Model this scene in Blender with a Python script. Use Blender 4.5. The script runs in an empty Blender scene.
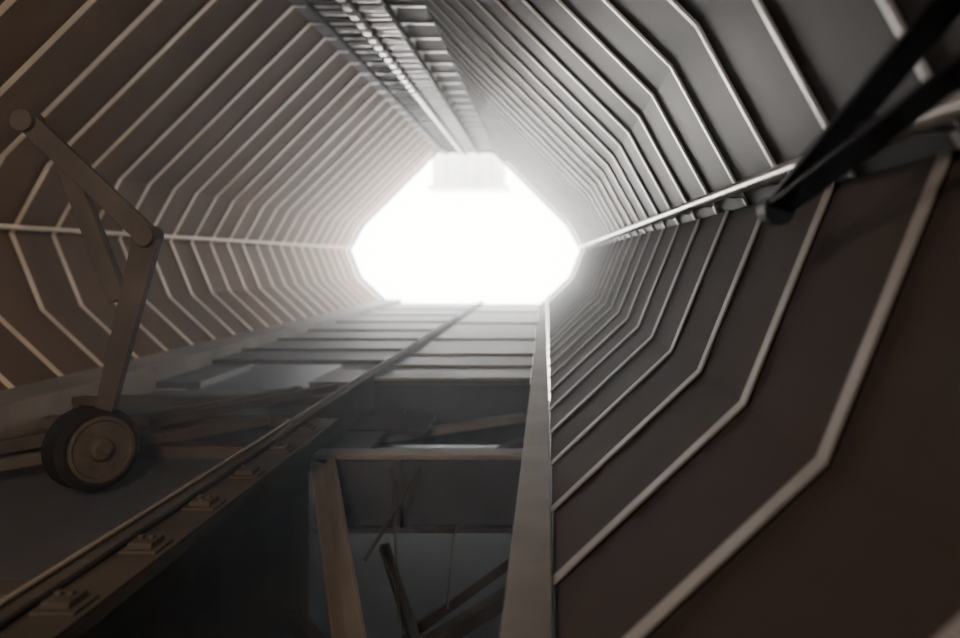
import bpy, bmesh, math, random
from mathutils import Vector, Matrix
random.seed(4)
S=bpy.context.scene
F=800.0; VX,VY=546.0,260.0
D=16.0
CX=-1.62
def P(px,py,d): return Vector(((px-VX)/F*d, d, -(py-VY)/F*d))

# ---------- materials ----------
def mat(name,c1,c2=None,rough=0.5,metal=0.0,scale=3.0,bump=0.15,spec=0.5,stretch=(1,1,1)):
    m=bpy.data.materials.new(name); m.use_nodes=True
    nt=m.node_tree; b=nt.nodes['Principled BSDF']
    c2=c2 or tuple(x*0.6 for x in c1)
    tc=nt.nodes.new('ShaderNodeTexCoord'); mp=nt.nodes.new('ShaderNodeMapping')
    mp.inputs['Scale'].default_value=stretch
    nt.links.new(tc.outputs['Object'],mp.inputs['Vector'])
    n=nt.nodes.new('ShaderNodeTexNoise'); n.inputs['Scale'].default_value=scale; n.inputs['Detail'].default_value=6
    nt.links.new(mp.outputs[0],n.inputs['Vector'])
    r=nt.nodes.new('ShaderNodeValToRGB')
    r.color_ramp.elements[0].position=0.35; r.color_ramp.elements[1].position=0.68
    r.color_ramp.elements[0].color=(*c2,1); r.color_ramp.elements[1].color=(*c1,1)
    nt.links.new(n.outputs['Fac'],r.inputs['Fac']); nt.links.new(r.outputs[0],b.inputs['Base Color'])
    mr=nt.nodes.new('ShaderNodeMapRange'); mr.inputs['To Min'].default_value=max(0,rough-0.08); mr.inputs['To Max'].default_value=min(1,rough+0.1)
    nt.links.new(n.outputs['Fac'],mr.inputs['Value']); nt.links.new(mr.outputs[0],b.inputs['Roughness'])
    b.inputs['Metallic'].default_value=metal
    b.inputs['Specular IOR Level'].default_value=spec
    if bump:
        n2=nt.nodes.new('ShaderNodeTexNoise'); n2.inputs['Scale'].default_value=scale*9; n2.inputs['Detail'].default_value=4
        nt.links.new(mp.outputs[0],n2.inputs['Vector'])
        bp=nt.nodes.new('ShaderNodeBump'); bp.inputs['Strength'].default_value=bump; bp.inputs['Distance'].default_value=0.006
        nt.links.new(n2.outputs['Fac'],bp.inputs['Height']); nt.links.new(bp.outputs[0],b.inputs['Normal'])
    return m
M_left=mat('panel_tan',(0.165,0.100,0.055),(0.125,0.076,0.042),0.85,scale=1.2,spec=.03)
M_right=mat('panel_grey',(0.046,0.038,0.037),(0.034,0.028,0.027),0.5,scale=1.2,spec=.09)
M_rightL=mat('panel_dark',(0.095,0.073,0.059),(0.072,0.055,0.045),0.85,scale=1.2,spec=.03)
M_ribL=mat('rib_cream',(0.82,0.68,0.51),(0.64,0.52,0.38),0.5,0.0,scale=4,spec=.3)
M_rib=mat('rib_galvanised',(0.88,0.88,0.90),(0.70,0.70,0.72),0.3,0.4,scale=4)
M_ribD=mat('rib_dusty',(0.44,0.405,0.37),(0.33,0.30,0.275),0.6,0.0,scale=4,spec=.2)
M_roof=mat('roof_sheet',(0.12,0.085,0.058),(0.085,0.06,0.042),0.7,spec=.08)
M_beam=mat('beam_paint',(0.090,0.074,0.060),(0.058,0.048,0.040),0.75,0.0,scale=2.5,spec=.1)
M_str=mat('stringer_paint',(0.27,0.23,0.19),(0.19,0.16,0.135),0.65,0.0,scale=2.5,spec=.15)
M_beamd=mat('beam_dirty',(0.09,0.07,0.057),(0.055,0.043,0.035),0.75,0.0,scale=3,spec=.1)
M_deck=mat('deck_plate',(0.080,0.077,0.085),(0.055,0.053,0.059),0.6,0.0,scale=2,spec=.25)
M_dark=mat('pit_dark',(0.045,0.034,0.027),(0.028,0.022,0.018),0.85,scale=2,spec=.05)
M_black=mat('black_strut_paint',(0.010,0.008,0.010),(0.006,0.005,0.006),0.6,scale=5,spec=.2)
M_rub=mat('wheel_rubber',(0.022,0.017,0.015),(0.014,0.012,0.010),0.8,scale=9,spec=.1)
M_hub=mat('wheel_hub',(0.085,0.068,0.056),(0.055,0.045,0.037),0.7,0.0,scale=8,spec=.1)
M_arm=mat('arm_steel',(0.075,0.061,0.052),(0.050,0.041,0.035),0.7,0.0,scale=5,spec=.15)
M_pipe=mat('pipe_steel',(0.62,0.60,0.57),(0.45,0.42,0.39),0.3,0.5,scale=5)
M_hood=mat('hood_paint',(0.65,0.65,0.65),(0.55,0.55,0.55),0.6,scale=3)

# ---------- mesh helpers ----------
class MB:
    def __init__(s): s.v=[];s.f=[];s.m=[]
    def add(s,v,f,mi=0):
        o=len(s.v); s.v+= [tuple(x) for x in v]; s.f+=[tuple(i+o for i in q) for q in f]; s.m+=[mi]*len(f)
    def box(s,x0,x1,y0,y1,z0,z1,mi=0):
        v=[(x,y,z) for x in(x0,x1) for y in(y0,y1) for z in(z0,z1)]
        s.add(v,[(0,1,3,2),(4,6,7,5),(0,4,5,1),(2,3,7,6),(0,2,6,4),(1,5,7,3)],mi)
    def bar(s,a,b,w,h,up=(0,0,1),mi=0,w2=None,h2=None):
        a=Vector(a);b=Vector(b);d=(b-a).normalized();u=Vector(up)
        r=d.cross(u)
        if r.length<1e-4: r=d.cross(Vector((1,0,0)))
        r.normalize();u=r.cross(d)
        w2=w2 or w;h2=h2 or h
        v=[]
        for p,ww,hh in((a,w,h),(b,w2,h2)):
            for i,j in((-1,-1),(1,-1),(1,1),(-1,1)): v.append(p+r*ww/2*i+u*hh/2*j)
        s.add(v,[(3,2,1,0),(4,5,6,7),(0,1,5,4),(1,2,6,5),(2,3,7,6),(3,0,4,7)],mi)
    def cyl(s,a,b,r,n=16,mi=0,r2=None):
        a=Vector(a);b=Vector(b);d=(b-a).normalized()
        t=Vector((0,0,1)) if abs(d.z)<0.9 else Vector((1,0,0))
        x=d.cross(t).normalized();y=d.cross(x);r2=r if r2 is None else r2
        v=[];
        for p,rr in((a,r),(b,r2)):
            for i in range(n):
                an=2*math.pi*i/n; v.append(p+x*rr*math.cos(an)+y*rr*math.sin(an))
        f=[(i,(i+1)%n,n+(i+1)%n,n+i) for i in range(n)]+[tuple(range(n))[::-1],tuple(range(n,2*n))]
        s.add(v,f,mi)
    def lathe(s,c,ax,prof,n=40,mi=0):
        c=Vector(c);d=Vector(ax).normalized();t=Vector((0,0,1));x=d.cross(t).normalized();y=d.cross(x)
        v=[]
        for (h,r) in prof:
            for i in range(n):
                an=2*math.pi*i/n; v.append(c+d*h+x*r*math.cos(an)+y*r*math.sin(an))
        f=[]
        for k in range(len(prof)-1):
            for i in range(n): f.append((k*n+i,k*n+(i+1)%n,(k+1)*n+(i+1)%n,(k+1)*n+i))
        s.add(v,f,mi)
    def obj(s,name,mats,bevel=0,parent=None,smooth=False):
        me=bpy.data.meshes.new(name); me.from_pydata(s.v,[],s.f)
        for m in (mats if isinstance(mats,(list,tuple)) else [mats]): me.materials.append(m)
        for p,mi in zip(me.polygons,s.m): p.material_index=mi
        bm=bmesh.new();bm.from_mesh(me);bmesh.ops.recalc_face_normals(bm,faces=bm.faces);bm.to_mesh(me);bm.free()
        o=bpy.data.objects.new(name,me); S.collection.objects.link(o)
        if smooth:
            for p in me.polygons:p.use_smooth=True
            me.set_sharp_from_angle(angle=math.radians(35))
        if bevel:
            b=o.modifiers.new('bevel','BEVEL');b.width=bevel;b.segments=2;b.limit_method='ANGLE'
        if parent:o.parent=parent
        return o
def empty(name,loc):
    e=bpy.data.objects.new(name,None);S.collection.objects.link(e);e.location=loc;e.empty_display_size=.1;return e

# ---------- tunnel section ----------
A=(2.08,0.71);R=(2.36,0.20);B=(2.13,-0.37);Bo=(1.64,-0.83);T=(0.58,2.21)
def rt(p): return (CX+p[0],p[1])
def lf(p): return (CX-p[0],p[1])
Y0=-1.6
def shell(name,prof,material,stations,lap=0.008,th=0.03):
    m=MB()
    cx,cz=CX,0.5
    def ofs(p,o):
        v=Vector((p[0]-cx,p[1]-cz)).normalized();return (p[0]+v.x*o,p[1]+v.y*o)
    for i in range(len(stations)-1):
        y0,y1=stations[i],stations[i+1]
        n=len(prof);v=[]
        for y,o in((y0,0),(y1,lap)):
            for oo in(o,o+th):
                for p in prof:
                    q=ofs(p,oo);v.append((q[0],y,q[1]))
        f=[]
        for k in range(n-1):
            f+=[(k,k+1,2*n+k+1,2*n+k),(n+k,3*n+k,3*n+k+1,n+k+1),(k,n+k,n+k+1,k+1),(2*n+k,2*n+k+1,3*n+k+1,3*n+k)]
        m.add(v,f)
    return m.obj(name,material)
def rib(m,prof,y,w,h,mi=0):
    n=len(prof);c=Vector((CX,0.5));inn=[]
    P2=[Vector(p) for p in prof];nor=[]
    for k in range(n-1):
        d=(P2[k+1]-P2[k]).normalized();q=Vector((-d.y,d.x))
        if q.dot(c-P2[k])<0:q=-q
        nor.append(q)
    for k in range(n):
        if k==0:q=nor[0]
        elif k==n-1:q=nor[-1]
        else:
            q=(nor[k-1]+nor[k]).normalized();q=q/q.dot(nor[k])
        inn.append(P2[k]+q*h)
    v=[]
    for y_ in(y-w/2,y+w/2):
        for L in(P2,inn):
            for p in L:v.append((p.x,y_,p.y))
    f=[]
    for k in range(n-1):
        f+=[(k,k+1,n+k+1,n+k),(2*n+k,3*n+k,3*n+k+1,2*n+k+1),(n+k,n+k+1,3*n+k+1,3*n+k),(k,2*n+k,2*n+k+1,k+1)]
    f+=[(0,n,3*n,2*n),(n-1,3*n-1,4*n-1,2*n-1)]
    m.add(v,f,mi)

up=[y for y in [1.91+0.505*k for k in range(-6,40)] if Y0<y<D-.1]
lo=[y for y in [1.47+0.59*k for k in range(-5,40)] if Y0<y<D-.1]
su=[Y0]+up+[D]; sl=[Y0]+lo+[D]
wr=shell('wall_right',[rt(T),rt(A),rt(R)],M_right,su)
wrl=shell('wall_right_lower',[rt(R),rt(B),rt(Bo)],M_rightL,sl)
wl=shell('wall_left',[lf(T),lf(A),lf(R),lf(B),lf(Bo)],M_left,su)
ce=shell('ceiling',[lf(T),rt(T)],M_roof,su)
def ribs(parent,prof,ys,w,h,mt):
    m=MB()
    for y in ys: rib(m,prof,y,w,h,0)
    m.obj('ribs',mt,bevel=0.003,parent=parent)
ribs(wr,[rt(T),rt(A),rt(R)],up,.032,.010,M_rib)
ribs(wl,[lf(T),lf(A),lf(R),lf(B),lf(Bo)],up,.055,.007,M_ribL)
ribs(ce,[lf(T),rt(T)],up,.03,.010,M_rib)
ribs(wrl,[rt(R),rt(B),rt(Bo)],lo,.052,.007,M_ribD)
m=MB();m.box(-4.6,1.2,Y0-.1,Y0-.02,-2.9,2.5);m.obj('rear_light_block',M_dark)  # unseen end wall, added to stop sky light flooding in from behind
m=MB();rib(m,[rt(Bo),rt(B),rt(R),rt(A),rt(T),lf(T),lf(A),lf(R),lf(B),lf(Bo)],D+.05,0.1,0.06)
m.obj('tunnel_mouth_frame',M_black)

for sgn,mt,pa in((1,M_pipe,wr),(-1,M_ribL,wl)):
    m=MB();x=CX+sgn*2.26;m.cyl((x,Y0,.24),(x,D-.02,.24),0.020 if sgn>0 else .020,16)
    for y in up: m.box(min(x,x+sgn*.07),max(x,x+sgn*.07),y-.015,y+.015,.225,.255)
    m.obj('guide_pipe',mt,smooth=True,parent=pa)

# ---------- cable ladder on roof ----------
m=MB()
for x,w in((-.34,.03),(-.06,.02),(.04,.02),(.30,.03)):
    m.box(CX+x-w/2,CX+x+w/2,Y0,D-.1,2.08,2.13)
y=0.
while y<D-.2:
    m.box(CX-.02,CX+.04,y-.06,y+.06,2.03,2.06,1)
    m.box(CX-.34,CX-.06,y-.012,y+.012,2.09,2.11,0)
    m.box(CX+.04,CX+.30,y-.012,y+.012,2.09,2.11,1)
    y+=.24
for y in up:
    m.box(CX-.36,CX+.32,y-.02,y+.02,2.13,2.19,1)
m.obj('cable_ladder',[M_beamd,M_rib],parent=ce)

# ---------- floor structure ----------
m=MB();m.box(-4.3,.9,Y0,D,-2.9,-2.8)
m.obj('floor',M_dark)
m=MB();m.box(.06,.12,Y0,D,-2.8,-.87);m.obj('wall_pit_right',M_dark)
m=MB();m.box(-3.36,-3.30,Y0,D,-2.8,-.87);m.obj('wall_pit_left',M_dark)

def ibeam_y(m,x0,x1,y0,y1,z0,z1,t=.02,mi=0):
    xc=(x0+x1)/2
    m.box(x0,x1,y0,y1,z1-t,z1,mi);m.box(x0,x1,y0,y1,z0,z0+t,mi);m.box(xc-t/2,xc+t/2,y0,y1,z0+t,z1-t,mi)
m=MB();ibeam_y(m,-.10,.015,0.3,D-.02,-1.04,-.81);m.obj('stringer_beam',M_str,bevel=.004)
m=MB();ibeam_y(m,-3.26,-2.90,0.3,D-.02,-1.04,-.78);
m.box(-2.90,-2.885,.3,D-.02,-1.04,-.78)
m.obj('stringer_beam',M_str,bevel=.004)
GX=.05
m=MB()
m.box(-1.34+GX,-1.30+GX,0.4,D-.02,-1.12,-.835)
m.box(-1.36+GX,-1.29+GX,0.4,D-.02,-.835,-.82,0)
m.cyl((-1.335+GX,.4,-.808),(-1.335+GX,D-.02,-.808),.008,10,1)
m.box(-1.33+GX,-1.31+GX,0.4,4.25,-2.75,-1.12,0)
m.box(-1.30+GX,-1.16+GX,0.4,4.3,-.865,-.85,0)
m.box(-1.18+GX,-1.16+GX,0.4,4.3,-.90,-.865,0)
y=.76
while y<4.2:
    m.box(-1.285+GX,-1.175+GX,y-.055,y+.055,-.85,-.84,0)
    m.box(-1.265+GX,-1.195+GX,y-.04,y+.04,-.84,-.822,0)
    m.cyl((-1.245+GX,y,-.822),(-1.245+GX,y,-.81),.010,6,0);m.cyl((-1.215+GX,y,-.822),(-1.215+GX,y,-.81),.010,6,0)
    y+=.4
m.obj('centre_rail_girder',[M_beam,M_str],bevel=.003)

# right bay deck
m=MB()
m.box(-1.24,-.11,5.8,D-.02,-.90,-.87,0)
for y in (5.8,6.5,7.3,8.7,10.9,13.2):
    m.box(-1.24,-.11,y-.03,y+.03,-.87,-.85,1)
m.box(-1.24,-.75,5.0,5.5,-1.09,-1.06,0)
m.box(-1.24,-1.0,4.45,5.8,-1.10,-1.07,0)
m.obj('deck_plates',[M_deck,M_str],bevel=.004)
m=MB()
m.box(-1.24,-.11,4.28,4.32,-1.42,-1.06,0)
m.box(-1.24,-.11,4.24,4.40,-1.06,-1.035,1)
m.box(-1.24,-.11,4.24,4.36,-1.45,-1.42,0)
m.box(-.80,-.77,4.24,4.28,-1.42,-1.06,0)
m.obj('cross_beam',[M_deck,M_str],bevel=.004)
m=MB()
m.box(-1.24,-.11,5.84,5.9,-1.35,-.91,0)
m.obj('cross_beam',[M_deck,M_beam],bevel=.004)
m=MB()
m.bar((-1.22,5.7,-1.35),(-.15,4.6,-1.20),.12,.06,mi=1)
m.bar((-1.22,4.7,-1.5),(-.15,5.7,-1.3),.10,.05)
m.bar((-1.22,5.2,-1.18),(-.15,5.6,-1.10),.10,.05,mi=1)
m.bar((-1.22,3.2,-2.0),(-.12,3.9,-1.6),.07,.07)
m.bar((-1.22,3.9,-1.75),(-.12,2.9,-2.2),.07,.07)
m.bar((-1.22,2.9,-2.3),(-.12,2.9,-2.3),.12,.10)
m.bar((-.85,4.2,-1.5),(-.3,3.3,-2.3),.05,.05)
m.bar((-.95,4.1,-2.1),(-.12,4.1,-1.5),.05,.05)
m.bar((-.95,3.6,-1.95),(-.12,3.6,-1.95),.06,.05)
m.obj('truss_braces',[M_beam,M_str],bevel=.004)
m=MB()
a=P(327,464,4.16);b=P(358,660,3.1)
m.bar(a,b,.13,.02,up=(0,1,.2));m.bar(a+Vector((-.06,.03,0)),b+Vector((-.065,.03,0)),.015,.08,up=(0,1,.2))
m.obj('leaning_channel_post',M_str,bevel=.003)
m=MB();m.cyl(P(455,525,4.1),P(447,610,3.6),.006,8);m.cyl(P(392,468,4.15),P(400,640,3.5),.007,8)
m.cyl(P(420,468,4.15),P(365,560,3.7),.010,8)
m.obj('tie_rods',M_beam,smooth=True)
# left bay deck
m=MB()
m.box(-2.88,-1.36,0.3,5.9,-1.0,-.96,0);m.box(-2.88,-1.36,6.9,D-.02,-.90,-.86,0)
m.box(-2.88,-2.55,5.9,6.9,-.95,-.90,0);m.box(-1.75,-1.36,5.9,6.9,-.95,-.90,0)
for y in (2.2,3.9,4.6,5.3): m.box(-2.88,-1.36,y-.05,y+.05,-.96,-.90,1)
for y in (7.6,8.6,9.7,11,12.4,13.8): m.box(-2.88,-1.36,y-.03,y+.03,-.86,-.84,1)
m.obj('deck_plates',[M_deck,M_beam],bevel=.004)
m=MB()
m.bar((-2.1,4.2,-.86),(-1.42,5.4,-.86),.05,.05);m.bar((-2.5,3.6,-.85),(-1.6,5.2,-.85),.06,.06)
m.bar((-2.6,3.0,-.86),(-1.5,4.3,-.86),.05,.05)
m.obj('diagonal_bracing_bars',M_beam,bevel=.004)

# ---------- wheel with arm ----------
dW=3.27
root=empty('idler_wheel_arm',P(104,448,dW))
def addp(m,name,mats,**k):
    o=m.obj(name,mats,**k);o.parent=root;o.matrix_parent_inverse=Matrix.Translation(root.location).inverted();return o
ax=Vector((.80,-.58,.05)).normalized()
c=P(94,448,dW)
m=MB();m.lathe(c,ax,[(-.09,.02),(-.09,.15),(-.075,.168),(.04,.168),(.065,.145),(.065,.12),(.05,.115),(.05,.02)],48,0)
addp(m,'tyre',[M_rub],smooth=True)
m=MB();m.lathe(c,ax,[(.05,.132),(.072,.132),(.074,.118),(.064,.112),(.062,.05),(.08,.045),(.088,.035),(.088,0.001)],40,0)
for i in range(6):
    an=i*math.pi/3;t=ax.cross(Vector((0,0,1))).normalized();u=ax.cross(t)
    q=c+(t*math.cos(an)+u*math.sin(an))*.078;m.cyl(q+ax*.06,q+ax*.070,.008,6)
addp(m,'hub',[M_hub],smooth=True)
m=MB();m.cyl(c-ax*.16,c+ax*.11,.018,14)
addp(m,'axle',[M_arm],smooth=True)
e1=P(28,122,dW);e2=P(148,236,dW-.1);e4=P(62,152,dW)
m=MB();m.bar(e1,e2,.03,.085,up=(.7,0,.7),mi=0);m.cyl(e1+Vector((0,-.05,0)),e1+Vector((0,.05,0)),.045,18)
m.cyl(e2+Vector((0,-.05,0)),e2+Vector((0,.05,0)),.042,18);addp(m,'upper_arm',[M_arm],bevel=.004)
m=MB();m.bar(e4,P(120,300,dW),.05,.07,up=(1,0,.4));addp(m,'cross_arm',[M_arm],bevel=.004)
m=MB();m.bar(e2,P(106,408,dW),.05,.10,up=(1,0,.3),w2=.05,h2=.07)
addp(m,'fork_arm',[M_arm],bevel=.004)
m=MB();m.bar(c-ax*.13,c-ax*.13+Vector((0,0,.19)),.05,.03);m.bar(c-ax*.14+Vector((0,0,.19)),P(108,402,dW),.06,.03);addp(m,'fork_cheek',[M_arm],bevel=.003)

# ---------- black hinged struts ----------
m=MB()
a=P(774,210,1.75)
m.bar(a,P(985,-40,1.0),.058,.014,up=(0,1,0),w2=.048)
m.bar(a+Vector((0,-.03,0)),P(990,48,1.0),.058,.014,up=(0,1,0),w2=.040)
m.cyl(a+Vector((-.0,-.05,0)),a+Vector((0,.02,0)),.034,20)
m.bar(P(850,118,1.4),P(880,125,1.35),.03,.02,up=(0,1,0))
m.obj('hinged_strut',M_black,bevel=.004)

# ---------- hood beyond mouth ----------
m=MB()
y=D+1.4
m.box(CX-.85,CX+.72,y,y+.9,1.62,2.5)
m.box(CX-.95,CX+.82,y-.1,y+1.0,1.55,1.62)
for x in(-.7,.0,.6): m.bar((CX+x,y-.1,2.5),(CX+x*.8,D+.1,2.26),.05,.05)
for x in(-.6,-.2,.2,.5): m.box(CX+x-.03,CX+x+.03,y-.06,y,1.62,2.5)
m.obj('conveyor_head_hood',M_hood,bevel=.01)

# ---------- added scatter volume, stands in for lens glare around the mouth ----------
root=empty('glow_haze',(-1.6,8,0))
def haze(name,y0,y1,dens,g):
    m=MB();m.box(-4.5,1.1,y0,y1,-2.78,2.4)
    hz=addp(m,name,[])
    hm=bpy.data.materials.new(name);hm.use_nodes=True;nt=hm.node_tree
    for n in list(nt.nodes):
        if n.type!='OUTPUT_MATERIAL':nt.nodes.remove(n)
    out=[n for n in nt.nodes if n.type=='OUTPUT_MATERIAL'][0]
    v=nt.nodes.new('ShaderNodeVolumeScatter');v.inputs['Density'].default_value=dens;v.inputs['Anisotropy'].default_value=g
    v.inputs['Color'].default_value=(.80,.89,1,1)
    nt.links.new(v.outputs[0],out.inputs['Volume']);hz.data.materials.append(hm)
haze('haze_inner',Y0+.01,9,.013,.72)
haze('haze_mouth',9.005,D+1.2,.036,.75)

# ---------- light ----------
w=bpy.data.worlds.new('World');S.world=w;w.use_nodes=True
nt=w.node_tree;bg=nt.nodes['Background'];bg.inputs[0].default_value=(1.0,0.975,0.95,1);bg.inputs[1].default_value=21
def area(name,loc,tgt,size,e,col,sp):
    l=bpy.data.lights.new(name,'AREA');l.shape='DISK';l.size=size;l.energy=e;l.color=col;l.spread=math.radians(sp)
    o=bpy.data.objects.new(name,l);S.collection.objects.link(o);o.location=loc
    o.rotation_euler=(Vector(tgt)-Vector(loc)).to_track_quat('-Z','Y').to_euler();return o
area('fill_light',(-.5,-.9,1.0),(-3.8,4.5,.5),.5,42,(1,.80,.61),95)  # added warm fill from behind the camera, aimed at the left wall
area('fill_light',(-2.0,-1.0,1.3),(.4,2.6,-.8),.6,15,(1,.84,.72),110)  # added weak fill to lift the lower right wall and pit

cd=bpy.data.cameras.new('camera');cam=bpy.data.objects.new('camera',cd);S.collection.objects.link(cam)
cam.location=(0,0,0);cam.rotation_euler=(math.radians(90),0,0)
cd.sensor_width=36;cd.lens=36*F/960;cd.shift_x=-(VX-480)/960;cd.shift_y=-(319-VY)/960
cd.dof.use_dof=True;cd.dof.focus_distance=3.0;cd.dof.aperture_fstop=1.4
cd.clip_start=.02
S.camera=cam
